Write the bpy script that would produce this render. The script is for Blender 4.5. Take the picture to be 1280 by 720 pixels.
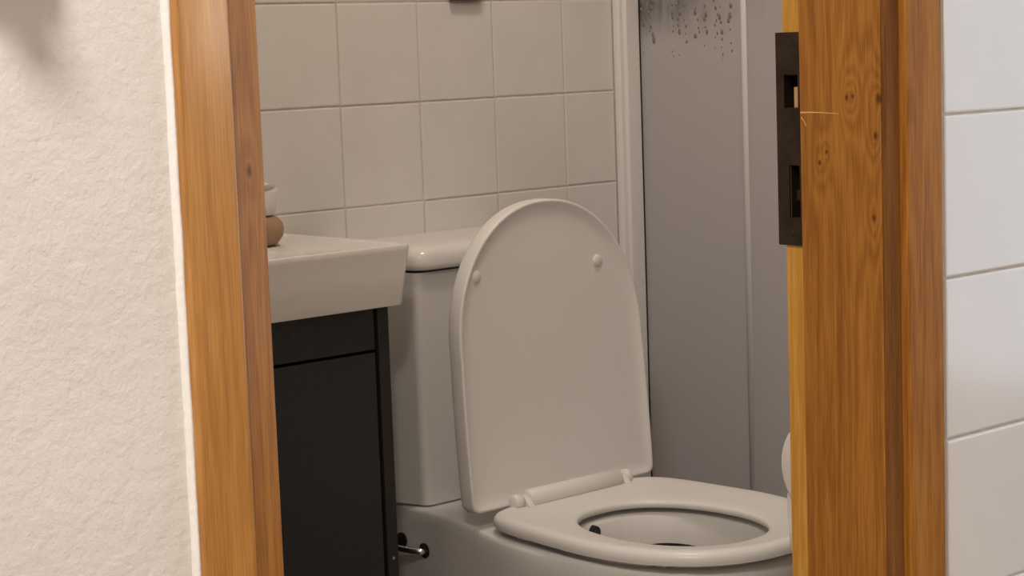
import bpy, bmesh, math, random
from mathutils import Vector, Matrix, noise
random.seed(7)
for o in list(bpy.data.objects): bpy.data.objects.remove(o, do_unlink=True)
scene = bpy.context.scene
C = scene.collection

# ------------------------------------------------------------------ camera
CAMH = 1.055
F_PX, YAW, PITCH, ROLL = 2463.8, 0.722703, -0.121878, -0.035593
fw = Vector((math.sin(YAW)*math.cos(PITCH), math.cos(YAW)*math.cos(PITCH), math.sin(PITCH)))
r0 = Vector((math.cos(YAW), -math.sin(YAW), 0)); u0 = r0.cross(fw)
rt = r0*math.cos(ROLL) + u0*math.sin(ROLL); up = -r0*math.sin(ROLL) + u0*math.cos(ROLL)
cam = bpy.data.cameras.new('camera'); cam.sensor_width = 36; cam.lens = F_PX/1280*36
cam.clip_start = 0.05; cam.clip_end = 60
cam_o = bpy.data.objects.new('camera', cam); C.objects.link(cam_o)
m = Matrix((rt, up, -fw)).transposed().to_4x4(); m.translation = (0, 0, CAMH)
cam_o.matrix_world = m
scene.camera = cam_o

# ------------------------------------------------------------------ world, exposure
w = bpy.data.worlds.new('sky'); scene.world = w; w.use_nodes = True
bg = w.node_tree.nodes['Background']; bg.inputs[0].default_value = (0.72, 0.84, 1.0, 1); bg.inputs[1].default_value = 2.6
vs = scene.view_settings
vs.view_transform = 'Standard'; vs.look = 'None'; vs.gamma = 1; vs.use_curve_mapping = False
vs.exposure = 0.0

def area_lamp(name, loc, size, power, color, rot=(0,0,0)):
    l = bpy.data.lights.new(name, 'AREA'); l.shape = 'DISK'; l.size = size; l.energy = power; l.color = color
    o = bpy.data.objects.new(name, l); o.location = loc; o.rotation_euler = rot; C.objects.link(o); return o
HALL_LAMP = (-0.02, 0.25, 2.30)
BATH_LAMP = (1.62, 1.62, 2.30)
area_lamp('hall_lamp_light', (HALL_LAMP[0], HALL_LAMP[1], 2.29), 0.42, 31, (1.0, 0.92, 0.845))
area_lamp('bathroom_lamp_light', (BATH_LAMP[0], BATH_LAMP[1], 2.29), 0.30, 7.5, (1.0, 0.84, 0.71))

# ------------------------------------------------------------------ materials
def mat(name, color=(.8,.8,.8), rough=.5, metal=0, coat=0, spec=.5):
    m = bpy.data.materials.new(name); m.use_nodes = True
    b = m.node_tree.nodes['Principled BSDF']
    b.inputs['Base Color'].default_value = (*color, 1); b.inputs['Roughness'].default_value = rough
    b.inputs['Metallic'].default_value = metal; b.inputs['Coat Weight'].default_value = coat
    b.inputs['Coat Roughness'].default_value = .08
    b.inputs['Specular IOR Level'].default_value = spec
    return m
class NT:
    def __init__(s, m): s.t = m.node_tree; s.b = s.t.nodes['Principled BSDF']
    def n(s, typ, **k):
        nd = s.t.nodes.new(typ)
        for a, v in k.items():
            if a in nd.inputs: nd.inputs[a].default_value = v
            else: setattr(nd, a, v)
        return nd
    def l(s, a, b): s.t.links.new(a, b)
    def ramp(s, src, stops, interp='LINEAR'):
        r = s.n('ShaderNodeValToRGB'); r.color_ramp.interpolation = interp
        e = r.color_ramp.elements
        while len(e) < len(stops): e.new(.5)
        for el, (p, c) in zip(e, stops): el.position = p; el.color = (*c, 1) if len(c) == 3 else c
        s.l(src, r.inputs[0]); return r
    def coord(s, scale=(1,1,1), world=False, loc=(0,0,0)):
        mp = s.n('ShaderNodeMapping'); mp.inputs['Scale'].default_value = scale; mp.inputs['Location'].default_value = loc
        if world: s.l(s.n('ShaderNodeNewGeometry').outputs['Position'], mp.inputs[0])
        else: s.l(s.n('ShaderNodeTexCoord').outputs['Object'], mp.inputs[0])
        return mp.outputs[0]
    def bump(s, h, strength, dist=.001, prev=None):
        b = s.n('ShaderNodeBump'); b.inputs['Strength'].default_value = strength; b.inputs['Distance'].default_value = dist
        s.l(h, b.inputs['Height'])
        if prev: s.l(prev.outputs[0], b.inputs['Normal'])
        s.l(b.outputs[0], s.b.inputs['Normal']); return b

def noisy(name, c1, c2, scale, rough, bump=0, bdist=.001, bscale=None, **k):
    m = mat(name, c1, rough, **k); t = NT(m)
    co = t.coord(world=True)
    nz = t.n('ShaderNodeTexNoise', Scale=scale, Detail=5.0); t.l(co, nz.inputs['Vector'])
    r = t.ramp(nz.outputs[0], [(.3, c1), (.7, c2)]); t.l(r.outputs[0], t.b.inputs['Base Color'])
    if bump:
        n2 = t.n('ShaderNodeTexNoise', Scale=bscale or scale, Detail=4.0); t.l(co, n2.inputs['Vector'])
        t.bump(n2.outputs[0], bump, bdist)
    return m

M = {}
M['tile'] = noisy('bathroom_tile_glaze', (.76,.74,.70), (.80,.78,.745), 14, .22, bump=.25, bdist=.0012, bscale=45)
M['hall_tile'] = noisy('hall_tile_glaze', (.78,.77,.76), (.82,.81,.80), 9, .16, bump=.15, bdist=.001, bscale=16)
M['grout'] = noisy('grout', (.56,.52,.47), (.68,.64,.59), 60, .9, bump=.4, bdist=.001, bscale=300)
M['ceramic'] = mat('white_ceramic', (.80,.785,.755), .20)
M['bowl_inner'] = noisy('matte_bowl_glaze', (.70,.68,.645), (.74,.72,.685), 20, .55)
M['seat'] = mat('white_seat_plastic', (.80,.785,.755), .33)
M['basin'] = mat('basin_ceramic', (.84,.82,.79), .16, coat=.2)
M['white_plastic'] = mat('white_trim_plastic', (.83,.82,.79), .35)
M['chrome'] = mat('chrome', (.75,.73,.70), .18, metal=1)
M['black_rubber'] = mat('black_rubber', (.015,.016,.018), .4)
M['water'] = mat('bowl_water', (.16,.15,.14), .05)
M['gap_dark'] = mat('dark_gap', (.008,.007,.007), .6)
M['ceiling'] = mat('ceiling_paint', (.82,.80,.76), .8)
M['wall_paint'] = mat('wall_paint', (.82,.80,.77), .8)
M['cab'] = noisy('anthracite_front', (.024,.024,.026), (.030,.030,.033), 90, .45, bump=.1, bdist=.0004, bscale=500)
M['cab_side'] = noisy('anthracite_board', (.022,.019,.018), (.030,.026,.024), 60, .5)
M['bath_floor'] = noisy('bathroom_floor', (.19,.15,.115), (.24,.19,.15), 6, .4)
M['hall_floor'] = noisy('hall_floor', (.44,.31,.21), (.52,.38,.26), 5, .45)
M['paper'] = noisy('tissue_paper', (.84,.80,.75), (.88,.84,.79), 200, .9, bump=.3, bdist=.0006, bscale=400)
M['brown'] = noisy('brown_clay', (.34,.21,.115), (.42,.27,.15), 40, .55, bump=.3, bdist=.001, bscale=120)
M['dark_brown'] = noisy('dark_brown_wood', (.06,.03,.015), (.11,.06,.03), 30, .5)
M['plate'] = noisy('aged_bronze_plate', (.045,.030,.022), (.075,.052,.038), 50, .45, metal=.75)
M['splinter'] = mat('raw_splinter', (.80,.52,.24), .6)
M['mortise_wood'] = mat('raw_mortise_wood', (.55,.33,.16), .8)
M['sealant'] = noisy('white_sealant', (.90,.89,.87), (.95,.94,.93), 120, .6, bump=.5, bdist=.001, bscale=220)

def plaster():
    m = mat('rough_white_plaster', (.80,.77,.735), .75); t = NT(m)
    co = t.coord(world=True)
    n1 = t.n('ShaderNodeTexNoise', Scale=95.0, Detail=6.0, Roughness=.6); t.l(co, n1.inputs['Vector'])
    n2 = t.n('ShaderNodeTexNoise', Scale=260.0, Detail=4.0); t.l(co, n2.inputs['Vector'])
    n3 = t.n('ShaderNodeTexNoise', Scale=7.0, Detail=3.0); t.l(co, n3.inputs['Vector'])
    r3 = t.ramp(n3.outputs[0], [(.3, (.77,.735,.70)), (.75, (.83,.80,.77))]); t.l(r3.outputs[0], t.b.inputs['Base Color'])
    b1 = t.bump(n1.outputs[0], .5, .003)
    t.bump(n2.outputs[0], .25, .0012, b1)
    return m
M['plaster'] = plaster()

def wood(name, dark, mid, light, knots=(), seed=0., rough=.36, coat=.12, spec=.3, crough=.22):
    # varnished oak: growth rings stretched along Z, bent around the knots given in object space
    m = mat(name, mid, rough, coat=coat, spec=spec); t = NT(m); t.b.inputs['Coat Roughness'].default_value = crough; t.b.inputs['Coat IOR'].default_value = 1.6
    tc = t.n('ShaderNodeTexCoord'); pos = tc.outputs['Object']
    add = None
    kmask = None
    for (kx, ky, kz, rad, amp) in knots:
        d = t.n('ShaderNodeVectorMath', operation='SUBTRACT'); t.l(pos, d.inputs[0]); d.inputs[1].default_value = (kx, ky, kz)
        sc = t.n('ShaderNodeVectorMath', operation='MULTIPLY'); t.l(d.outputs[0], sc.inputs[0]); sc.inputs[1].default_value = (1, 1, .38)
        ln = t.n('ShaderNodeVectorMath', operation='LENGTH'); t.l(sc.outputs[0], ln.inputs[0])
        q = t.n('ShaderNodeMath', operation='DIVIDE'); t.l(ln.outputs['Value'], q.inputs[0]); q.inputs[1].default_value = -rad
        ex = t.n('ShaderNodeMath', operation='EXPONENT'); t.l(q.outputs[0], ex.inputs[0])
        mu = t.n('ShaderNodeMath', operation='MULTIPLY'); t.l(ex.outputs[0], mu.inputs[0]); mu.inputs[1].default_value = amp
        if add is None: add = mu.outputs[0]
        else:
            a2 = t.n('ShaderNodeMath', operation='ADD'); t.l(add, a2.inputs[0]); t.l(mu.outputs[0], a2.inputs[1]); add = a2.outputs[0]
        sc2 = t.n('ShaderNodeVectorMath', operation='MULTIPLY'); t.l(d.outputs[0], sc2.inputs[0]); sc2.inputs[1].default_value = (1, 1, .7)
        ln2 = t.n('ShaderNodeVectorMath', operation='LENGTH'); t.l(sc2.outputs[0], ln2.inputs[0])
        km = t.n('ShaderNodeMapRange'); t.l(ln2.outputs['Value'], km.inputs[0])
        km.inputs[1].default_value = rad*.10; km.inputs[2].default_value = rad*.36; km.inputs[3].default_value = 1; km.inputs[4].default_value = 0
        if kmask is None: kmask = km.outputs[0]
        else:
            a3 = t.n('ShaderNodeMath', operation='MAXIMUM'); t.l(kmask, a3.inputs[0]); t.l(km.outputs[0], a3.inputs[1]); kmask = a3.outputs[0]
    mp = t.n('ShaderNodeMapping'); mp.inputs['Scale'].default_value = (22, 22, 1.1); mp.inputs['Location'].default_value = (seed, seed*2.3, seed*.7)
    t.l(pos, mp.inputs[0])
    nz = t.n('ShaderNodeTexNoise', Scale=1.0, Detail=3.0, Roughness=.5); t.l(mp.outputs[0], nz.inputs['Vector'])
    ringv = nz.outputs[0]
    if add is not None:
        a4 = t.n('ShaderNodeMath', operation='ADD'); t.l(ringv, a4.inputs[0]); t.l(add, a4.inputs[1]); ringv = a4.outputs[0]
    k = t.n('ShaderNodeMath', operation='MULTIPLY'); t.l(ringv, k.inputs[0]); k.inputs[1].default_value = 60.0
    sn = t.n('ShaderNodeMath', operation='SINE'); t.l(k.outputs[0], sn.inputs[0])
    mr = t.n('ShaderNodeMapRange'); t.l(sn.outputs[0], mr.inputs[0]); mr.inputs[1].default_value = -1; mr.inputs[2].default_value = 1
    # fine pores
    mp2 = t.n('ShaderNodeMapping'); mp2.inputs['Scale'].default_value = (900, 900, 26); mp2.inputs['Location'].default_value = (seed, 0, seed)
    t.l(pos, mp2.inputs[0])
    n2 = t.n('ShaderNodeTexNoise', Scale=1.0, Detail=3.0); t.l(mp2.outputs[0], n2.inputs['Vector'])
    # broad tone
    mp3 = t.n('ShaderNodeMapping'); mp3.inputs['Scale'].default_value = (40, 40, 3); mp3.inputs['Location'].default_value = (seed*3, 1, seed)
    t.l(pos, mp3.inputs[0])
    n3 = t.n('ShaderNodeTexNoise', Scale=1.0, Detail=2.0); t.l(mp3.outputs[0], n3.inputs['Vector'])
    def w2(a, fa, b, fb):
        x = t.n('ShaderNodeMath', operation='MULTIPLY'); t.l(a, x.inputs[0]); x.inputs[1].default_value = fa
        y = t.n('ShaderNodeMath', operation='MULTIPLY_ADD'); t.l(b, y.inputs[0]); y.inputs[1].default_value = fb; t.l(x.outputs[0], y.inputs[2])
        return y.outputs[0]
    v = w2(mr.outputs[0], .18, n2.outputs[0], .80)
    v = w2(v, 1.0, n3.outputs[0], .32)
    rp = t.ramp(v, [(.36, dark), (.645, mid), (.90, light)])
    out = rp.outputs[0]
    if kmask is not None:
        mx = t.n('ShaderNodeMix', data_type='RGBA'); t.l(kmask, mx.inputs[0]); t.l(out, mx.inputs[6]); mx.inputs[7].default_value = (dark[0]*.5, dark[1]*.42, dark[2]*.4, 1)
        out = mx.outputs[2]
    t.l(out, t.b.inputs['Base Color'])
    t.bump(v, .12, .0006)
    return m
WD, WM, WL = (.22,.076,.011), (.37,.148,.022), (.48,.215,.040)
ZP = 1.055
M['wood_bead'] = wood('oak_shaded_bead', (.13,.050,.012), (.21,.086,.022), (.28,.120,.034), seed=2.2, rough=.5, coat=0, spec=.2)  # weaker light on the strip's front face put into a darker wood colour
M['wood_casing'] = wood('oak_casing', WD, WM, WL, seed=3.1, rough=.5, coat=0, spec=.15)
M['wood_lining'] = wood('oak_lining', WD, WM, WL, seed=8.7, knots=(
    (1.400,1.126,.999,.007,.30), (1.400,1.119,1.000,.006,.25), (1.400,1.158,.940,.007,.25), (1.400,1.150,.950,.006,.20),
    (1.400,1.090,.998,.013,.50), (1.400,1.094,.965,.010,.30), (1.400,1.097,.892,.009,.30)))
M['wood_left'] = wood('oak_left', (.30,.118,.018), (.43,.190,.034), (.53,.255,.055), seed=5.4, rough=.34, coat=.8, spec=.4, crough=.16)
M['wood_left_lining'] = wood('oak_left_lining', (.27,.102,.016), (.40,.168,.028), (.50,.235,.048), seed=6.4, coat=.05, spec=.2, knots=((.729,1.084,.980,.012,.25), (.724,1.08,1.04,.004,.05)))
M['wood_rebate'] = wood('oak_rebate', (.48,.22,.030), (.62,.31,.050), (.72,.40,.085), seed=1.7)

def mist_glass():
    # shower glass with a film of condensation: the film is thin where drops ran down near the top
    m = mat('misted_shower_glass', (.74,.71,.72), .38); t = NT(m); tr = t.t
    geo = t.n('ShaderNodeNewGeometry'); sep = t.n('ShaderNodeSeparateXYZ'); t.l(geo.outputs['Position'], sep.inputs[0])
    mp = t.n('ShaderNodeMapping'); mp.inputs['Scale'].default_value = (1, 60, 14); t.l(geo.outputs['Position'], mp.inputs[0])
    nz = t.n('ShaderNodeTexNoise', Scale=1.0, Detail=4.0); t.l(mp.outputs[0], nz.inputs['Vector'])
    hz = t.n('ShaderNodeMapRange'); t.l(sep.outputs[2], hz.inputs[0])
    hz.inputs[1].default_value = 1.04; hz.inputs[2].default_value = 1.12; hz.inputs[3].default_value = 0; hz.inputs[4].default_value = .95; hz.interpolation_type = 'SMOOTHSTEP'
    yl = t.n('ShaderNodeMapRange'); t.l(sep.outputs[1], yl.inputs[0]); yl.inputs[1].default_value = 2.10; yl.inputs[2].default_value = 2.30; yl.inputs[3].default_value = .2; yl.inputs[4].default_value = 1.5
    hy = t.n('ShaderNodeMath', operation='MULTIPLY'); t.l(hz.outputs[0], hy.inputs[0]); t.l(yl.outputs[0], hy.inputs[1])
    mul = t.n('ShaderNodeMath', operation='MULTIPLY'); t.l(nz.outputs[0], mul.inputs[0]); t.l(hy.outputs[0], mul.inputs[1])
    clear = t.n('ShaderNodeMath', operation='ADD'); t.l(mul.outputs[0], clear.inputs[0]); clear.inputs[1].default_value = .06
    clear.use_clamp = True
    trn = t.n('ShaderNodeBsdfTranslucent'); trn.inputs[0].default_value = (.78,.75,.74,1)
    mx1 = t.n('ShaderNodeMixShader'); mx1.inputs[0].default_value = .35; t.l(t.b.outputs[0], mx1.inputs[1]); t.l(trn.outputs[0], mx1.inputs[2])
    gl = t.n('ShaderNodeBsdfRefraction'); gl.inputs['Color'].default_value = (.75,.75,.75,1); gl.inputs['Roughness'].default_value = .25; gl.inputs['IOR'].default_value = 1.02
    mx2 = t.n('ShaderNodeMixShader'); t.l(clear.outputs[0], mx2.inputs[0]); t.l(mx1.outputs[0], mx2.inputs[1]); t.l(gl.outputs[0], mx2.inputs[2])
    t.l(mx2.outputs[0], tr.nodes['Material Output'].inputs[0])
    return m
M['glass'] = mist_glass()
M['seal'] = mat('milky_seal_strip', (.80,.77,.78), .5)
M['drop'] = mat('water_drop', (.22,.20,.20), .04)
def emis(name, col, s):
    m = mat(name, col, .4); b = m.node_tree.nodes['Principled BSDF']
    b.inputs['Emission Color'].default_value = (*col, 1); b.inputs['Emission Strength'].default_value = s; return m
M['globe_glass'] = emis('globe_glass', (1.0,.88,.74), 12.0)
M['lamp_glass'] = emis('lamp_glass', (1.0,.86,.70), 3.0)

# ------------------------------------------------------------------ mesh helpers
def obj(name, bm, material, parent=None, smooth=False, bevel=0, seg=2):
    me = bpy.data.meshes.new(name)
    bmesh.ops.recalc_face_normals(bm, faces=bm.faces)
    bm.to_mesh(me); bm.free()
    o = bpy.data.objects.new(name, me); C.objects.link(o)
    for mm in (material if isinstance(material, (list, tuple)) else [material]): me.materials.append(M[mm])
    if smooth:
        for p in me.polygons: p.use_smooth = True
    if bevel:
        bv = o.modifiers.new('bevel', 'BEVEL'); bv.width = bevel; bv.segments = seg; bv.limit_method = 'ANGLE'; bv.angle_limit = math.radians(40)
        for p in me.polygons: p.use_smooth = True
        wn = o.modifiers.new('wn', 'WEIGHTED_NORMAL')
    if parent: o.parent = parent
    return o
def box(bm, x0, x1, y0, y1, z0, z1):
    v = [bm.verts.new((x, y, z)) for z in (z0, z1) for y in (y0, y1) for x in (x0, x1)]
    for f in ((0,2,3,1),(4,5,7,6),(0,1,5,4),(2,6,7,3),(0,4,6,2),(1,3,7,5)): bm.faces.new([v[i] for i in f])
    return v
def B(*boxes):
    bm = bmesh.new()
    for b in boxes: box(bm, *b)
    return bm
def loft(loops, cap0=True, cap1=True, bm=None, close=True):
    bm = bm or bmesh.new(); rows = [[bm.verts.new(p) for p in L] for L in loops]; n = len(rows[0])
    for a, b in zip(rows, rows[1:]):
        for i in range(n if close else n-1):
            j = (i+1) % n; bm.faces.new((a[i], a[j], b[j], b[i]))
    if cap0: bm.faces.new(rows[0])
    if cap1: bm.faces.new(rows[-1])
    return bm
def tube(pts, r, n=16, bm=None):
    pts = [Vector(p) for p in pts]; rs = r if isinstance(r, (list, tuple)) else [r]*len(pts); loops = []
    up_ = Vector((0,0,1))
    for i, p in enumerate(pts):
        d = (pts[min(i+1, len(pts)-1)] - pts[max(i-1, 0)]).normalized()
        a = d.cross(up_ if abs(d.z) < .9 else Vector((1,0,0))).normalized(); b = d.cross(a)
        loops.append([p + rs[i]*(math.cos(t)*a + math.sin(t)*b) for t in (2*math.pi*k/n for k in range(n))])
    return loft(loops, bm=bm)
def lathe(profile, cx, cy, n=32, bm=None):
    return loft([[(cx+r*math.cos(2*math.pi*k/n), cy+r*math.sin(2*math.pi*k/n), z) for k in range(n)] for r, z in profile], bm=bm)
def tag(o, label, cat, group=None, kind=None):
    o['label'] = label; o['category'] = cat
    if group: o['group'] = group
    if kind: o['kind'] = kind
    return o
def thing(name, label, cat, loc=(0,0,0), **k):
    o = bpy.data.objects.new(name, None); C.objects.link(o); o.location = loc; o.empty_display_size = .05
    return tag(o, label, cat, **k)
def adopt(parent, *kids):        # parent while keeping world coordinates
    for k in kids:
        k.parent = parent; k.matrix_parent_inverse = Matrix.Translation(-Vector(parent.location))
def S(name, bm, material, label, cat, **k): return tag(obj(name, bm, material, **k), label, cat, kind='structure')

# ------------------------------------------------------------------ the setting
YB, YF, YI = 2.335, 1.080, 1.205       # bathroom back wall, hall face and bathroom face of the partition
CZ = 2.40
XH0, XH1, YH = -0.95, 2.75, -2.45       # hall extents
XL, XR = 0.735, 3.15                      # bathroom extents
S('floor', B((XL,XR,YF+.06,YB,-.05,0)), 'bath_floor', 'pale beige bathroom floor under the toilet and vanity', 'floor')
S('floor_hall', B((XH0,XH1,YH,YF+.06,-.05,0)), 'hall_floor', 'warm brown hall floor in front of the doorway', 'floor')
S('ceiling', B((XH0-.1,XR+.1,YH-.1,YB+.1,CZ,CZ+.08)), 'ceiling', 'plain white ceiling above hall and bathroom', 'ceiling')
S('wall_left', B((XL-.1,XL,YI,YB,0,CZ)), 'wall_paint', 'white bathroom wall to the left of the vanity', 'wall')
S('wall_right', B((XR,XR+.1,YI,YB,0,CZ)), 'wall_paint', 'shower end wall behind the misted glass', 'wall')
wb = S('wall_back', B((XL-.1,XR+.1,YB+.0016,YB+.1,0,CZ)), 'grout', 'bathroom back wall of square off-white tiles behind the toilet', 'wall')
wfl = S('wall_front_left', B((XH0-.1,.69,YF,YI,0,CZ),(.69,1.45,YF,YI,2.06,CZ)), 'plaster', 'rough white plastered wall left of the doorway', 'wall')
wfr = S('wall_front_right', B((1.45,XR+.1,YF+.0016,YI,0,CZ)), 'grout', 'white glazed tile wall right of the doorway', 'wall')
S('wall_hall_left', B((XH0-.1,XH0,YH,YF,0,CZ)), 'wall_paint', 'white hall wall opposite the window', 'wall')
S('wall_hall_rear', B((XH0-.1,XH1+.1,YH-.1,YH,0,CZ)), 'wall_paint', 'white hall wall facing the doorway', 'wall')
WINS = ((-.15, .70, .42, 2.10, 'tall white framed hall window close to the tiled wall'),)
a0, a1, a2, a3, _ = WINS[0]
S('wall_hall_right', B((XH1,XH1+.1,YH,YF,2.10,CZ),(XH1,XH1+.1,YH,a0,0,2.10),(XH1,XH1+.1,a0,a1,0,a2),(XH1,XH1+.1,a1,YF,0,2.10)),
  'wall_paint', 'white hall wall with the daylight window', 'wall')
for k, (y0, y1, z0, z1, lab) in enumerate(WINS):
    win = tag(thing('window_%d' % (k+1), lab, 'window', (XH1+.05,(y0+y1)/2,z0)), lab, 'window', kind='structure')
    f_ = .045
    adopt(win, obj('window_frame', B((XH1+.02,XH1+.07,y0,y0+f_,z0,z1),(XH1+.02,XH1+.07,y1-f_,y1,z0,z1),(XH1+.02,XH1+.07,y0+f_,y1-f_,z0,z0+f_),(XH1+.02,XH1+.07,y0+f_,y1-f_,z1-f_,z1)), 'white_plastic'))

# tiles of the back wall and of the hall wall: one object per tile, mesh shared by alike tiles
def tile_mesh(name, w, h, t, material, bv=.0022):
    bm = bmesh.new(); box(bm, -w/2, w/2, -t, .004, -h/2, h/2)
    e = [e for e in bm.edges if all(v.co.y < 0 for v in e.verts)]
    bmesh.ops.bevel(bm, geom=e, offset=bv, segments=2, affect='EDGES', profile=.6)
    me = bpy.data.meshes.new(name); bmesh.ops.recalc_face_normals(bm, faces=bm.faces); bm.to_mesh(me); bm.free(); me.materials.append(M[material])
    return me
TS, GR = .15, .0020
def tiling(wall, xs, zs, y, material, thick):
    cache = {}
    for (xa, xb) in xs:
        for (za, zb) in zs:
            key = (round(xb-xa, 4), round(zb-za, 4))
            if key not in cache: cache[key] = tile_mesh('tile', key[0]-GR, key[1]-GR, thick, material)
            o = bpy.data.objects.new('tile', cache[key]); C.objects.link(o); o.parent = wall
            o.location = ((xa+xb)/2 + random.uniform(-.0004,.0004), y + random.uniform(-.0005,.0005), (za+zb)/2 + random.uniform(-.0004,.0004))
            o.rotation_euler = (random.uniform(-.002,.002), 0, random.uniform(-.002,.002))
X0 = 1.5874; Z0 = ZP + .0717
def cuts(lo, hi, org, s):
    k = math.ceil((lo-org)/s + 1e-6); c = [lo]
    while org + k*s < hi - 1e-6: c.append(org+k*s); k += 1
    c.append(hi); return [(a, b) for a, b in zip(c, c[1:]) if b-a > .012]
tiling(wb, cuts(XL, 2.300, X0, TS), cuts(0, CZ, Z0, TS), YB+.004, 'tile', .004)
ZR = ZP - .0754
tiling(wfr, cuts(1.4715, 2.70, 1.4815, TS), cuts(0, CZ, ZR, TS), YF+.006, 'hall_tile', .006)

# ------------------------------------------------------------------ door frame
dr = tag(thing('door_1', '', ''), 'varnished golden oak door frame between hall and bathroom', 'door frame', kind='structure')
dr.location = (1.07, 1.14, 0)
def prism(profile, z0, z1):      # plan profile extruded along z
    return loft([[(x, y, z0) for x, y in profile], [(x, y, z1) for x, y in profile]])
HZ = 2.00
# left side: casing flat on the plaster, lining standing proud into the opening
LC = obj('casing', prism([(.6705,YF+.002),(.6705,1.0755),(.6735,1.0720),(.7095,1.0710),(.7125,1.0725),(.7128,YF+.002)], 0, HZ+.045), 'wood_left', bevel=.0012)
LL = obj('lining', prism([(.690,YF+.003),(.7128,1.0775),(.7440,1.0890),(.7452,1.0905),(.7452,1.18),(.7352,1.18),(.7352,1.2076),(.690,1.2076)], 0, HZ+.02), 'wood_left_lining')
RC = obj('casing', prism([(1.4695,YF+.004),(1.4695,1.0760),(1.4665,1.0715),(1.4172,1.0715),(1.4155,1.0730),(1.4155,YF+.004)], 0, HZ+.045), 'wood_casing', bevel=.001)
RL_ = obj('lining', prism([(1.450,1.0885),(1.4010,1.0885),(1.4000,1.0895),(1.4000,1.180),(1.4100,1.181),(1.450,1.181)], 0, HZ+.02), 'wood_lining')
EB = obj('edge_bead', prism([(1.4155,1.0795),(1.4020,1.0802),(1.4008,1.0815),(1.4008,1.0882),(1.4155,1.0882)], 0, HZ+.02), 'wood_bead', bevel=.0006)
# rebate with two mortises behind the strike plate
RX, RX1, RY0, RY1 = 1.410, 1.450, 1.181, 1.2076
PZ0, PZ1 = .8615, 1.0590
H1 = (1.1890, 1.2075, .9890, 1.0200); H2 = (1.1885, 1.2010, .8870, .9365)   # y0,y1,z0,z1
segs = [(0, H2[2]), (H2[3], H1[2]), (H1[3], HZ)]
bm = bmesh.new()
for a, b in segs: box(bm, RX, RX1, RY0, RY1, a, b)
for (y0, y1, z0, z1) in (H1, H2):
    box(bm, RX, RX1-.012, RY0, y0, z0, z1); box(bm, RX1-.012, RX1, RY0, RY1, z0, z1)
    if y1 < RY1: box(bm, RX, RX1-.012, y1, RY1, z0, z1)
RB = obj('rebate', bm, 'wood_rebate')
HC = obj('head_casing', B((.6705,1.4695,1.072,YF+.002,HZ+.045,HZ+.10)), 'wood_casing')
HL = obj('head_lining', B((.7205,1.425,YF,1.2076,HZ,HZ+.02)), 'wood_lining')
# strike plate with two openings, lip bent past the frame's edge
bm = bmesh.new()
py0, py1, px0, px1 = 1.1845, 1.2150, RX-.0022, RX
ys = [py0, H1[0], H2[1], H1[1]-.002, py1]
box(bm, px0, px1, py0, py1, PZ0, H2[2]); box(bm, px0, px1, py0, py1, H2[3], H1[2]); box(bm, px0, px1, py0, py1, H1[3], PZ1)
box(bm, px0, px1, py0, H2[0], H2[2], H2[3]); box(bm, px0, px1, H2[1], py1, H2[2], H2[3])
box(bm, px0, px1, py0, H1[0], H1[2], H1[3]); box(bm, px0, px1, H1[1]-.002, py1, H1[2], H1[3])
SP = obj('strike_plate', bm, 'plate', bevel=0)
SP['label'] = 'dark bronze strike plate with latch and bolt openings'
adopt(dr, LC, LL, RC, RL_, EB, RB, HC, HL, SP)
def sub(parent, *kids):
    for k in kids: k.parent = parent
for z in (PZ1-.011, (PZ0+PZ1)/2+.0005, PZ0+.011):
    bm = bmesh.new(); bmesh.ops.create_cone(bm, cap_ends=True, segments=14, radius1=.0038, radius2=.0030, depth=.0012, matrix=Matrix.Translation((px0-.0003, 1.2000, z)) @ Matrix.Rotation(-math.pi/2, 4, 'Y'))
    sub(SP, obj('screw', bm, 'plate'))
for (y0, y1, z0, z1) in (H1, H2):  # dark liners added so the mortises look shaded inside
    e = .0006; xb = RX1-.0125
    sub(SP, obj('dark_liner', B((xb-.001,xb,y0,y1,z0,z1),(RX+.0002,xb,y0,y0+e,z0,z1),(RX+.0002,xb,y1-e,y1,z0,z1),(RX+.0002,xb,y0,y1,z0,z0+e),(RX+.0002,xb,y0,y1,z1-e,z1)), 'plate'))
def wedge(y0, y1, z0, z1, xf, xb):
    bm = bmesh.new(); v = [bm.verts.new(p) for p in ((xb,y0,z0),(xf,y0,z0),(xb,y1,z0),(xb,y0,z1),(xf,y0,z1),(xb,y1,z1))]
    for f in ((0,1,2),(3,5,4),(0,3,4,1),(1,4,5,2),(0,2,5,3)): bm.faces.new([v[i] for i in f])
    return bm
sub(SP, obj('wood_chip', B((RX+.0015,RX+.012,1.1897,1.1965,.9897,1.0085)), 'mortise_wood'))
sub(SP, obj('bolt_tongue', wedge(1.1889,1.1995,.9165,.9345,RX+.002,RX+.016), 'plate'))
sub(SP, obj('bolt_tongue', B((RX+.004,RX+.026,1.1900,1.1975,.9035,.9125)), 'plate'))
sub(SP, obj('bolt_tongue', wedge(1.1889,1.2000,.8875,.8990,RX+.003,RX+.016), 'plate'))
# raw splinter scratch across the lining at the strike plate
def sliver(y0, z0, y1, z1, w0, w1):
    x = 1.4000; bm = bmesh.new(); n = 6; L = []
    for i in range(n+1):
        t = i/n; y = y0+(y1-y0)*t; z = z0+(z1-z0)*t + .0006*math.sin(t*3); hw = (w0+(w1-w0)*t)/2
        L.append([(x+.0003,y,z-hw),(x-.0006,y,z),(x+.0003,y,z+hw)])
    return loft(L, bm=bm)
sc = obj('scratch', sliver(1.1795,.9855,1.1350,.9842,.0024,.0008), 'splinter')
sc2 = obj('scratch', sliver(1.1785,.9810,1.1730,.9735,.0016,.0010), 'splinter')
adopt(dr, sc, sc2)
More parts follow.
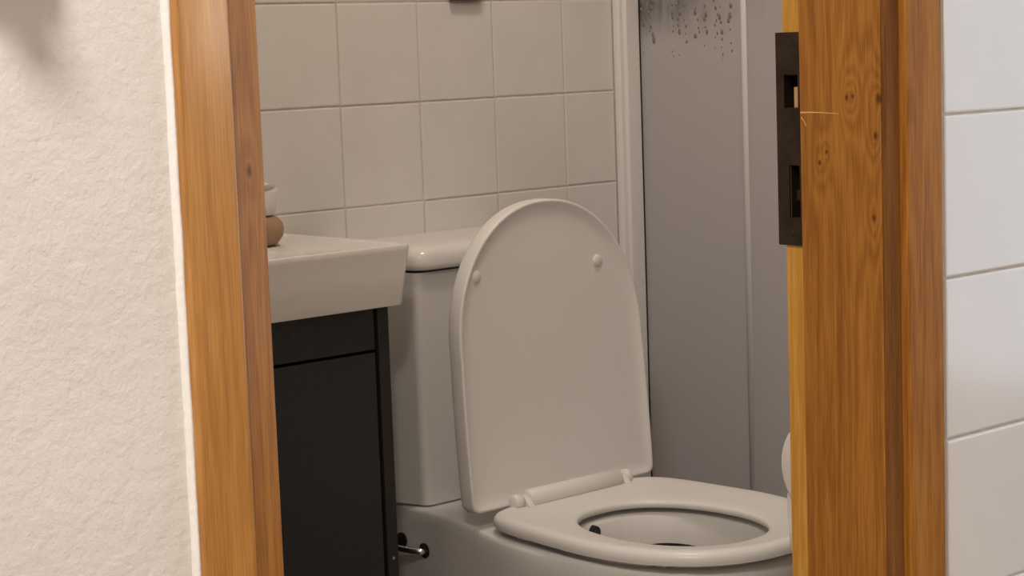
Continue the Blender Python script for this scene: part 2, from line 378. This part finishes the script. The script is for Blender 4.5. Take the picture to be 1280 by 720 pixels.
# sealant bead along the casing
bm = bmesh.new(); L = []
for i in range(161):
    z = 2.04*i/160; w_ = .0024 + .0003*noise.noise((0,0,z*14)) + .0004*noise.noise((3,0,z*90)); d = .0034 + .0008*noise.noise((7,0,z*25))
    x0 = .6708
    L.append([(x0-w_*2.0,YF+.002,z),(x0-w_*1.5,YF-d*.5,z),(x0-w_*.7,YF-d,z),(x0,YF-d*1.25,z),(x0+.0003,YF+.002,z)])
sb = obj('sealant_bead', loft(L, bm=bm), 'sealant', parent=wfl, smooth=True)

# ------------------------------------------------------------------ shower screen
sh = tag(thing('shower_screen', '', '', (2.35, 2.0, 0)), 'misted glass shower screen beside the toilet with white wall profile', 'shower screen')
prof = obj('wall_profile', prism([(2.3005,YB),(2.3005,2.327),(2.3035,2.322),(2.312,2.322),(2.3135,2.316),(2.341,2.316),(2.3455,2.319),(2.3455,YB)], .04, 2.0), 'white_plastic', bevel=.001)
GX0, GX1 = 2.3475, 2.3535
edge = obj('dark_gasket', B((2.3455,2.3560,2.318,YB,.04,2.0)), 'gap_dark')
g1 = obj('glass_pane', B((GX0,GX1,2.097,2.318,.04,1.98)), 'glass')
sl = obj('seal_strip', prism([(2.3474,2.097),(2.3462,2.094),(2.3457,2.091),(2.3462,2.088),(2.3474,2.085),(2.3560,2.085),(2.3560,2.097)], .04, 1.98), 'seal', smooth=True)
g2 = obj('glass_pane', B((GX0,GX1,1.42,2.085,.04,1.98)), 'glass')
kerb = obj('shower_tray_edge', B((2.31,2.40,1.42,2.314,0,.04)), 'ceramic', bevel=.004)
adopt(sh, prof, edge, g1, sl, g2, kerb)
bm = bmesh.new(); rr = random.Random(11)
cols = [2.305,2.292,2.243,2.232,2.215,2.190,2.170,2.150,2.138,2.120]
def bead(x, y, z, r, el):
    L = []
    for (q, d) in ((1,0),(.8,.45),(.4,.75)):
        L.append([(x-r*.55*d, y+r*q*math.cos(2*math.pi*k/8), z+r*el*q*math.sin(2*math.pi*k/8)) for k in range(8)])
    loft(L, cap0=False, bm=bm)
for c in cols:
    z = 1.20
    while z > .93:
        r = rr.uniform(.0014,.0038)*(1 if z > 1.05 else .55)
        if rr.random() < (.95 if z > 1.06 else .35 if z > 1.02 else 0): bead(GX0, c+rr.gauss(0,.003), z, r, rr.uniform(1.1,1.9))
        z -= rr.uniform(.006,.016)
dp = obj('water_drops', bm, 'drop', smooth=True); dp['kind'] = 'stuff'; adopt(sh, dp)

# ------------------------------------------------------------------ toilet
TX = 1.848
tl = thing('toilet', 'white close-coupled toilet with its lid raised against the tank', 'toilet', (TX, 2.0, 0))
NP = 72
def outline(hwr, yr, hwf, yf, yc, nr=6., nf=2.3, z=0, cx=TX, n=NP):
    pts = []
    for k in range(n):
        t = 2*math.pi*k/n; c, s = math.cos(t), math.sin(t)
        e = nr if s > 0 else nf
        x = abs(c)**(2/e)*(1 if c > 0 else -1); y = abs(s)**(2/e)*(1 if s > 0 else -1)
        hw = hwf + (hwr-hwf)*max(0, y) if s > 0 else hwf
        pts.append((cx+hw*x, yc + y*((yr-yc) if s > 0 else (yc-yf)), z))
    return pts
DZ = .403
HCX, HCY = TX-.009, 1.775
YM = 1.84
def bodyloop(z, hw, yf, d=0, k=1.0):
    # wedge plan: narrow under the tank, widening to the seat, elliptical front
    side = []
    for i in range(15):
        y = 2.322 + (YM-2.322)*i/14; t = min(1, max(0, (2.165-y)/.275)); t = t*t*(3-2*t)*.45 + t*.55
        side.append((k*(.126 + (hw-.126)*t) - d, y - (d if i == 0 else 0)))
    e = 2.3
    for i in range(1, 25):
        a = math.pi/2*i/24; side.append(((k*hw-d)*math.cos(a)**(2/e) if i < 24 else 0, YM-(YM-yf-d)*math.sin(a)**(2/e)))
    left = [(TX-x, y, z) for x, y in side]; right = [(TX+x, y, z) for x, y in reversed(side[:-1])]
    return left+right
ref = bodyloop(0, .18, 1.60)
def hole(z, hw, yf, yr):
    pts = []
    for x, y, _ in ref:
        a = math.atan2(y-HCY, x-HCX); c, q = math.cos(a), math.sin(a); L_ = (yr-HCY) if q > 0 else (HCY-yf)
        r = 1/math.sqrt((c/hw)**2 + (q/L_)**2); pts.append((HCX+r*c, HCY+r*q, z))
    return pts
loops = [bodyloop(0,.125,1.76,k=.93), bodyloop(.04,.125,1.765,k=.90), bodyloop(.18,.132,1.73,k=.93), bodyloop(.26,.150,1.675,k=.97), bodyloop(.32,.170,1.630), bodyloop(.355,.1755,1.609), bodyloop(.380,.1780,1.600),
         bodyloop(.3955,.1780,1.599,.0002), bodyloop(.3995,.1780,1.599,.0014), bodyloop(.4022,.1780,1.599,.0040), bodyloop(DZ,.1780,1.599,.0075)]
loops += [hole(DZ,.121,1.632,1.922), hole(DZ-.004,.117,1.637,1.918), hole(.375,.114,1.640,1.914), hole(.34,.112,1.645,1.909), hole(.295,.104,1.660,1.893), hole(.26,.085,1.685,1.865), hole(.22,.055,1.715,1.83)]
body = obj('bowl', loft(loops), 'ceramic', smooth=True)
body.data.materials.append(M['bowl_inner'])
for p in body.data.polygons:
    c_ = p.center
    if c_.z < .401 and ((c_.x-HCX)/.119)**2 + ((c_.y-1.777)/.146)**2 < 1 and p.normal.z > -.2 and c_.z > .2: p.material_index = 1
ws = body.modifiers.new('es', 'EDGE_SPLIT'); ws.split_angle = math.radians(50)
wtr = obj('bowl_water', loft([hole(.250,.080,1.690,1.858), hole(.2505,.080,1.690,1.858)]), 'water')
nozzle_bm = tube([(TX-.028,1.9160,.3905),(TX-.028,1.9085,.3905)], [.0105,.0095], 20)
nz1 = obj('bidet_nozzle', nozzle_bm, 'black_rubber')
nz1b = obj('nozzle_tip', tube([(TX-.028,1.9086,.3905),(TX-.028,1.9060,.3905)], [.0045,.0035], 14), 'black_rubber')
hb_ = hole(.356,.1125,1.645,1.910); ht_ = hole(.364,.1132,1.644,1.911); idx = [i for i, p in enumerate(ht_) if p[0] > TX+.03 and 1.80 < p[1] < 1.90]
bm = bmesh.new(); A_ = [bm.verts.new((hb_[i][0]-.001, hb_[i][1], hb_[i][2]-.010)) for i in idx]; B_ = [bm.verts.new((ht_[i][0]-.0015, ht_[i][1]-.001, ht_[i][2]-.009*abs(2*k_/(len(idx)-1)-1)**2)) for k_, i in enumerate(idx)]
for i in range(len(idx)-1): bm.faces.new((A_[i], A_[i+1], B_[i+1], B_[i]))
dark_strip = obj('bowl_dark_strip', bm, 'gap_dark')  # near-black curved strip laid on the bowl's far inner wall
# tank: plan widens toward the wall, soft corners
TY0, TY1 = 2.158, 2.331
def tankloop(z, hf, hb, y0, y1=TY1, cr=.014, n=8):
    # front-left corner rounded, sides flare to the back
    pts = []
    L = [( -hb, y1), (-hf-.004, y0+.055), (-hf, y0+.02)]
    ptsl = []
    ptsl.append((-hb, y1)); ptsl.append((-hb+.003, y1-.04)); ptsl.append((-hf-.012, y0+.055))
    # quarter arc
    for i in range(n+1):
        a = math.pi + (math.pi/2)*i/n
        ptsl.append((-hf+cr + cr*math.cos(a) - .0, y0+cr+cr*math.sin(a)))
    left = ptsl; right = [(-x, y) for x, y in reversed(left)]
    return [(TX+x, y, z) for x, y in left+right]
tz = [(.4035,-.004),(.4065,0),(.50,.0),(.62,.0015),(.742,.003)]
tank = obj('tank', loft([tankloop(z, .121+d, .156+d, TY0+.004-d) for z, d in tz]), 'ceramic', smooth=True)
tank.modifiers.new('es', 'EDGE_SPLIT').split_angle = math.radians(50)
lid_prof = [(.7455,.004),(.7460,.0088),(.7480,.0104),(.754,.0112),(.764,.0104),(.7708,.0080),(.7755,.0030),(.7785,-.006),(.7803,-.020),(.7815,-.050)]
tlid = obj('tank_lid', loft([tankloop(z, .118+d, .156+d, TY0-d, min(TY1, TY1+d) if d < 0 else TY1+.002, cr=.024) for z, d in lid_prof]), 'ceramic', smooth=True)
tlid.modifiers.new('es', 'EDGE_SPLIT').split_angle = math.radians(60)
# seat ring: crest near the outer edge, dished toward the opening
SZ = .4120
so = lambda d, z: outline(.167-d, 1.999-d, .181-d, 1.583+d, 1.80, 6.5, 2.35, z)
si = lambda d, z: outline(.107+d, 1.917+d, .107+d, 1.645-d, HCY, 2.25, 2.1, z, HCX)
def mixl(a, b, t, z): return [(p[0]+(q[0]-p[0])*t, p[1]+(q[1]-p[1])*t, z) for p, q in zip(a, b)]
O_, I_ = so(0,0), si(0,0)
sl_loops = [so(.0035,SZ), so(.0008,SZ+.0008), so(0,SZ+.005), so(.0005,SZ+.011), so(.003,SZ+.0155), so(.008,SZ+.0182), mixl(so(.010,0), I_, .06, SZ+.0187), mixl(so(.010,0), I_, .25, SZ+.0172),
            mixl(O_, I_, .75, SZ+.0125), mixl(O_, I_, .945, SZ+.0108), mixl(O_, I_, .985, SZ+.0092), si(0,SZ+.0065), si(0,SZ+.002), si(.002,SZ)]
bm = loft(sl_loops + [sl_loops[0]], cap0=False, cap1=False)
bmesh.ops.remove_doubles(bm, verts=bm.verts, dist=1e-6)
seat = obj('seat', bm, 'seat', smooth=True); seat.modifiers.new('es','EDGE_SPLIT').split_angle = math.radians(55)
bumper = [obj('seat_bumper', B((TX+sx*.155-.008,TX+sx*.155+.008,y-.012,y+.012,DZ-.0005,SZ+.001)), 'white_plastic', bevel=.002) for sx, y in ((-.93,1.92),(.93,1.92),(-.80,1.69),(.80,1.69))]
# lid: D-shaped shell standing up, leaning slightly back
LZ0, LLEN, LHW, LY = .4265, .4165, .180, 2.000
def lidloop(d, y, dz=0, n=44):
    # outline in lid plane (u across, v up), inset d
    pts = []; hw = LHW-d; top = LLEN-d; rb = .012; R = .205-d*.5
    body_v = LLEN-.205
    # bottom right corner -> up right side -> arch -> left
    r_ = []
    for i in range(5):
        a = -math.pi/2 + math.pi/2*i/4; r_.append((hw-rb+rb*math.cos(a), d+rb+rb*math.sin(a)))
    for i in range(1, 8): r_.append((hw - .006*(i/7)**2, d+rb + (body_v-d-rb)*i/7))
    hh = hw-.006; vv = top-body_v
    for i in range(1, 23):
        a = math.pi/2*i/22; e = 2.12
        r_.append((hh*math.cos(a)**(2/e), body_v+vv*math.sin(a)**(2/e)))
    l_ = [(-u, v) for u, v in reversed(r_[:-1])]
    out = []
    for u, v in r_+l_: out.append((TX+u*(1-(.055 if u < 0 else .008)*(1-min(1,v/.30)))+.003-.008*v/LLEN, y + v*.036, LZ0+v))
    return out
lp = [lidloop(.05,LY+.030), lidloop(.014,LY+.0295), lidloop(.004,LY+.028), lidloop(.001,LY+.025), lidloop(0,LY+.021), lidloop(0,LY+.003), lidloop(.0006,LY+.0009), lidloop(.0020,LY), lidloop(.0040,LY+.0003),
      lidloop(.0065,LY+.0020), lidloop(.012,LY+.0050), lidloop(.022,LY+.0064), lidloop(.05,LY+.0070)]
lid = obj('lid', loft(lp), 'seat', smooth=True)
lid.modifiers.new('es', 'EDGE_SPLIT').split_angle = math.radians(60)
def pad(u, v):
    y = LY+.0070 + v*.036
    return tube([(TX+u,y+.001,LZ0+v),(TX+u,y-.0022,LZ0+v),(TX+u,y-.0034,LZ0+v)], [.0085,.0083,.0066], 18)
pads = [obj('lid_bumper', pad(-.133,.321), 'seat', smooth=True), obj('lid_bumper', pad(.096,.321), 'seat', smooth=True)]
for p in pads: p.modifiers.new('es','EDGE_SPLIT').split_angle = math.radians(40)
# hinge
HY, HZc = 1.983, .4370
rod = obj('hinge_rod', tube([(TX-.085,HY,HZc),(TX-.083,HY,HZc),(TX+.088,HY,HZc),(TX+.090,HY,HZc)], [.0110,.0130,.0130,.0110], 24), 'seat', smooth=True)
caps = []
for a, b in ((-.112,-.096), (.100,.112)):
    caps.append(obj('hinge_cap', tube([(TX+a,HY,HZc),(TX+a+.0015,HY,HZc),(TX+b-.0015,HY,HZc),(TX+b,HY,HZc)], [.0078,.0100,.0100,.0078], 24), 'seat', smooth=True))
arms = []
for a, b in ((-.096,-.086), (.090,.100)):
    arms.append(obj('hinge_arm', loft([[(TX+x,HY+dy,HZc+dz) for x, dy, dz in ((a,.007,-.006),(b,.007,-.006),(b,.005,.007),(a,.005,.007))],
        [(TX+x,HY+dy,HZc+dz) for x, dy, dz in ((a,-.010,-.012),(b,-.010,-.012),(b,-.008,.0045),(a,-.008,.0045))],
        [(TX+x,HY+dy,HZc+dz) for x, dy, dz in ((a,-.021,-.012),(b,-.021,-.012),(b,-.019,-.0075),(a,-.019,-.0075))]]), 'seat', bevel=.0015))
posts = [obj('hinge_post', lathe([(.009,DZ-.001),(.009,.418),(.007,.428)], TX+sx*.105, HY+.004, 18), 'seat') for sx in (-1, 1)]
# side opening with the chrome supply pipe
def sx_at(z): return TX-.168
ring1 = obj('fixing_hole', tube([(1.7235,2.160,.3430),(1.7190,2.160,.3430)], [.0105,.0110], 20), 'gap_dark')
ring2 = obj('fixing_hole', tube([(1.7235,2.212,.3500),(1.7190,2.212,.3500)], [.0105,.0110], 20), 'gap_dark')
pipe = obj('supply_pipe', tube([(1.724,2.158,.3415),(1.715,2.163,.3420),(1.706,2.175,.3432),(1.700,2.195,.3445),(1.697,2.240,.3450),(1.697,2.331,.3450)], .0052, 14), 'chrome', smooth=True)
adopt(tl, body, tank, tlid, seat, lid, pipe)
sub(body, dark_strip, wtr, nz1, nz1b, ring1, ring2); sub(seat, rod, *bumper, *caps, *arms, *posts); sub(lid, *pads)

# ------------------------------------------------------------------ vanity and basin
vx0, vx1, vy0 = 1.185, 1.6070, 2.075
van = thing('vanity_cabinet', 'dark anthracite vanity cabinet standing under the white basin', 'cabinet', (1.40, 2.2, 0))
VT, VB = .7165, .06
side1 = obj('side_panel', B((vx1-.018,vx1,vy0,YB-.002,0,VT)), 'cab_side', bevel=.0008)
side2 = obj('side_panel', B((vx0,vx0+.018,vy0,YB-.002,0,VT)), 'cab_side', bevel=.0008)
carc = obj('carcass', B((vx0+.018,vx1-.018,vy0+.022,YB-.004,VB,VT)), 'gap_dark')
falsef = obj('top_front', B((vx0+.0185,vx1-.0235,vy0+.0015,vy0+.0200,.6600,VT-.001)), 'cab', bevel=.0008)
door = obj('door', B((vx0+.0185,vx1-.0235,vy0+.0015,vy0+.0200,VB+.012,.6555)), 'cab', bevel=.0008)
plinth = obj('plinth', B((vx0+.018,vx1-.018,vy0+.05,vy0+.066,0,VB)), 'cab_side')
fix = obj('panel_screw', tube([(vx1-.009,vy0+.0004,.3715),(vx1-.009,vy0-.0008,.3715)], .0022, 10), 'chrome')
adopt(van, side1, side2, carc, falsef, door, plinth, fix)

BX0, BX1, BY0, BZ = 1.165, 1.6330, 2.050, .7995
def rr_loop(x0, x1, y0, y1, r, z, n=6):
    pts = []
    for cx, cy, a0 in ((x1-r,y1-r,0),(x0+r,y1-r,90),(x0+r,y0+r,180),(x1-r,y0+r,270)):
        for i in range(n+1):
            a = math.radians(a0+90*i/n); pts.append((cx+r*math.cos(a), cy+r*math.sin(a), z))
    return pts
def bl(i, f, z, r, yb=YB-.002): return rr_loop(BX0+i, BX1-i, BY0+f, yb, r, z)
def bowl_loop(i, z): return rr_loop(BX0+.04+i, 1.50-i, BY0+.030+i*.5, YB-.135-i*.5, .035, z)
bloops = [bl(.0145,.012,.7170,.006), bl(.0120,.0095,.7178,.008), bl(.0105,.0080,.7210,.009), bl(.005,.004,.760,.010), bl(.0008,.0006,.7910,.010), bl(0,0,.7950,.010), bl(.0010,.0010,.7982,.0095), bl(.0040,.0040,BZ,.008),
          bl(.0070,.0070,BZ-.0003,.010,YB-.006), bl(.0100,.0100,BZ-.0025,.010,YB-.009), bl(.0125,.0125,BZ-.0035,.012,YB-.012), bowl_loop(0,BZ-.004), bowl_loop(.006,BZ-.008), bowl_loop(.02,BZ-.035), bowl_loop(.05,BZ-.058)]
bas = thing('wash_basin', 'white rectangular ceramic wash basin on top of the dark cabinet', 'basin', (1.40, 2.2, .717))
bb = obj('basin_bowl', loft(bloops), 'basin', smooth=True); bb.modifiers.new('es','EDGE_SPLIT').split_angle = math.radians(35)
drn = obj('drain', lathe([(.018,BZ-.0580),(.018,BZ-.0555),(.014,BZ-.0550)], 1.35, 2.140, 20), 'chrome')
tp = obj('tap', tube([(1.36,2.295,BZ-.002),(1.36,2.295,BZ+.09),(1.36,2.280,BZ+.11),(1.36,2.235,BZ+.108),(1.36,2.205,BZ+.092)], [.018,.016,.015,.012,.011], 16), 'chrome', smooth=True)
adopt(bas, bb, drn, tp)

# things on the basin's back ledge
DX, DY, DB = 1.509, 2.253, BZ-.0036
br = tag(obj('soap_pot', lathe([(.028,DB),(.040,DB+.003),(.0475,DB+.013),(.0497,DB+.023),(.0475,DB+.032),(.040,DB+.0395),(.030,DB+.0420)], DX, DY, 36), 'brown', smooth=True),
   'round brown pot on the basin ledge partly behind the left door frame', 'pot')
ds = thing('whitish_jar', 'whitish jar with a grey rim line on top of the brown pot', 'jar', (DX, DY, DB+.042))
d1 = obj('jar_body', lathe([(.034,DB+.0421),(.0385,DB+.044),(.0410,DB+.060),(.0435,DB+.074),(.0425,DB+.0785),(.0380,DB+.0825),(.0280,DB+.0860),(.010,DB+.087)], DX, DY, 36), 'white_plastic', smooth=True)
d2 = obj('jar_band', lathe([(.0335,DB+.0790),(.0400,DB+.0805),(.0405,DB+.0822),(.0385,DB+.0830),(.0335,DB+.0845)], DX-.004, DY-.006, 36), 'chrome', smooth=True)
adopt(ds, d1, d2)

# brown wall bracket at the top of the view
bk = thing('wall_bracket', 'dark brown bracket on the tiles above the toilet tank', 'bracket', (1.982, YB, 1.13))
k1 = obj('back_plate', B((1.950,2.012,YB-.014,YB-.0005,1.1275,1.19)), 'dark_brown', bevel=.002)
k2 = obj('hook_peg', tube([(1.965,YB-.010,1.175),(1.965,YB-.020,1.174),(1.965,YB-.026,1.180)], [.007,.007,.009], 12), 'dark_brown', smooth=True)
k3 = obj('hook_peg', tube([(1.997,YB-.010,1.175),(1.997,YB-.020,1.174),(1.997,YB-.026,1.180)], [.007,.007,.009], 12), 'dark_brown', smooth=True)
adopt(bk, k1, k2, k3)

# toilet roll on the bathroom face of the partition, just past the right jamb
PX, PY, PZ, PR = 1.550, 1.2860, .6110, .055
ph = thing('roll_holder', 'chrome toilet roll holder fixed behind the right door frame', 'holder', (PX+.05, YI, PZ))
p1 = obj('rod', tube([(PX+.004,PY,PZ+.002),(PX+.125,PY,PZ+.002)], .006, 14), 'chrome', smooth=True)
p2 = obj('bracket', tube([(PX+.125,PY,PZ+.002),(PX+.128,PY-.02,PZ+.002),(PX+.128,YI+.002,PZ+.002)], .006, 14), 'chrome', smooth=True)
p3 = obj('wall_plate', tube([(PX+.128,YI+.006,PZ+.002),(PX+.128,YI+.0005,PZ+.002)], .022, 20), 'chrome')
adopt(ph, p1, p2, p3)
rl = thing('toilet_roll', 'white toilet paper roll peeking past the right door frame', 'toilet roll', (PX, PY, PZ))
n = 40; L = []
for x, r in ((PX,.020),(PX,PR-.002),(PX+.001,PR),(PX+.099,PR),(PX+.100,PR-.002),(PX+.100,.020)):
    L.append([(x, PY+r*math.cos(2*math.pi*k/n), PZ+r*math.sin(2*math.pi*k/n)) for k in range(n)])
L.append(L[0]); bm = loft(L, cap0=False, cap1=False); bmesh.ops.remove_doubles(bm, verts=bm.verts, dist=1e-6)
q1 = obj('paper_roll', bm, 'paper', smooth=True); q1.modifiers.new('es','EDGE_SPLIT').split_angle = math.radians(40)
L = []
for y, z in ((PY+.0440,PZ-.0300),(PY+.0464,PZ-.0310),(PY+.0470,PZ-.036),(PY+.0470,PZ-.052),(PY+.0450,PZ-.070),(PY+.0440,PZ-.095)):
    L.append([(PX+.0005,y,z),(PX+.0995,y,z),(PX+.0995,y+.0006,z),(PX+.0005,y+.0006,z)])
q2 = obj('hanging_sheet', loft(L), 'paper', smooth=True)
adopt(rl, q1, q2)

# shadow caster added above the view: plate and arm shade the plaster corner
hk = thing('shadow_caster', 'pale unseen plate and arm added to shade the plaster left of the doorway', 'shadow caster', (.53, YF, 1.16))
h1 = obj('caster_plate', B((.455,.582,YF-.028,YF-.0003,1.112,1.20)), 'white_plastic', bevel=.006)
h2 = obj('caster_arm', tube([(.540,YF-.026,1.150),(.540,YF-.040,1.146),(.540,YF-.052,1.140),(.540,YF-.060,1.152)], [.010,.010,.012,.014], 14), 'white_plastic', smooth=True)
adopt(hk, h1, h2)

# ------------------------------------------------------------------ lamps
for nm, (x, y, z), lab in (('hall_ceiling_lamp', HALL_LAMP, 'round opal ceiling lamp in the hall'), ('bathroom_ceiling_lamp', BATH_LAMP, 'round opal ceiling lamp above the toilet')):
    t = thing(nm, lab, 'lamp', (x, y, CZ))
    a = obj('base', lathe([(.17,CZ-.0005),(.17,CZ-.03),(.16,CZ-.035)], x, y, 32), 'white_plastic')
    b = obj('shade', lathe([(.155,CZ-.036),(.15,CZ-.06),(.12,CZ-.085),(.06,CZ-.098),(.01,CZ-.100)], x, y, 32), 'lamp_glass', smooth=True)
    adopt(t, a, b)

gx, gy, gz = XH1-.16, -1.93, 1.15
gl_ = thing('wall_globe_lamp', 'round opal globe lamp on the hall wall', 'lamp', (XH1, gy, gz))
g1_ = obj('wall_mount', tube([(XH1-.0005,gy,gz),(XH1-.02,gy,gz),(XH1-.03,gy,gz),(XH1-.06,gy,gz)], [.05,.05,.02,.02], 20), 'white_plastic')
bm = bmesh.new(); bmesh.ops.create_uvsphere(bm, u_segments=24, v_segments=16, radius=.115, matrix=Matrix.Translation((gx, gy, gz)))
g2_ = obj('globe', bm, 'globe_glass', smooth=True)
adopt(gl_, g1_, g2_)
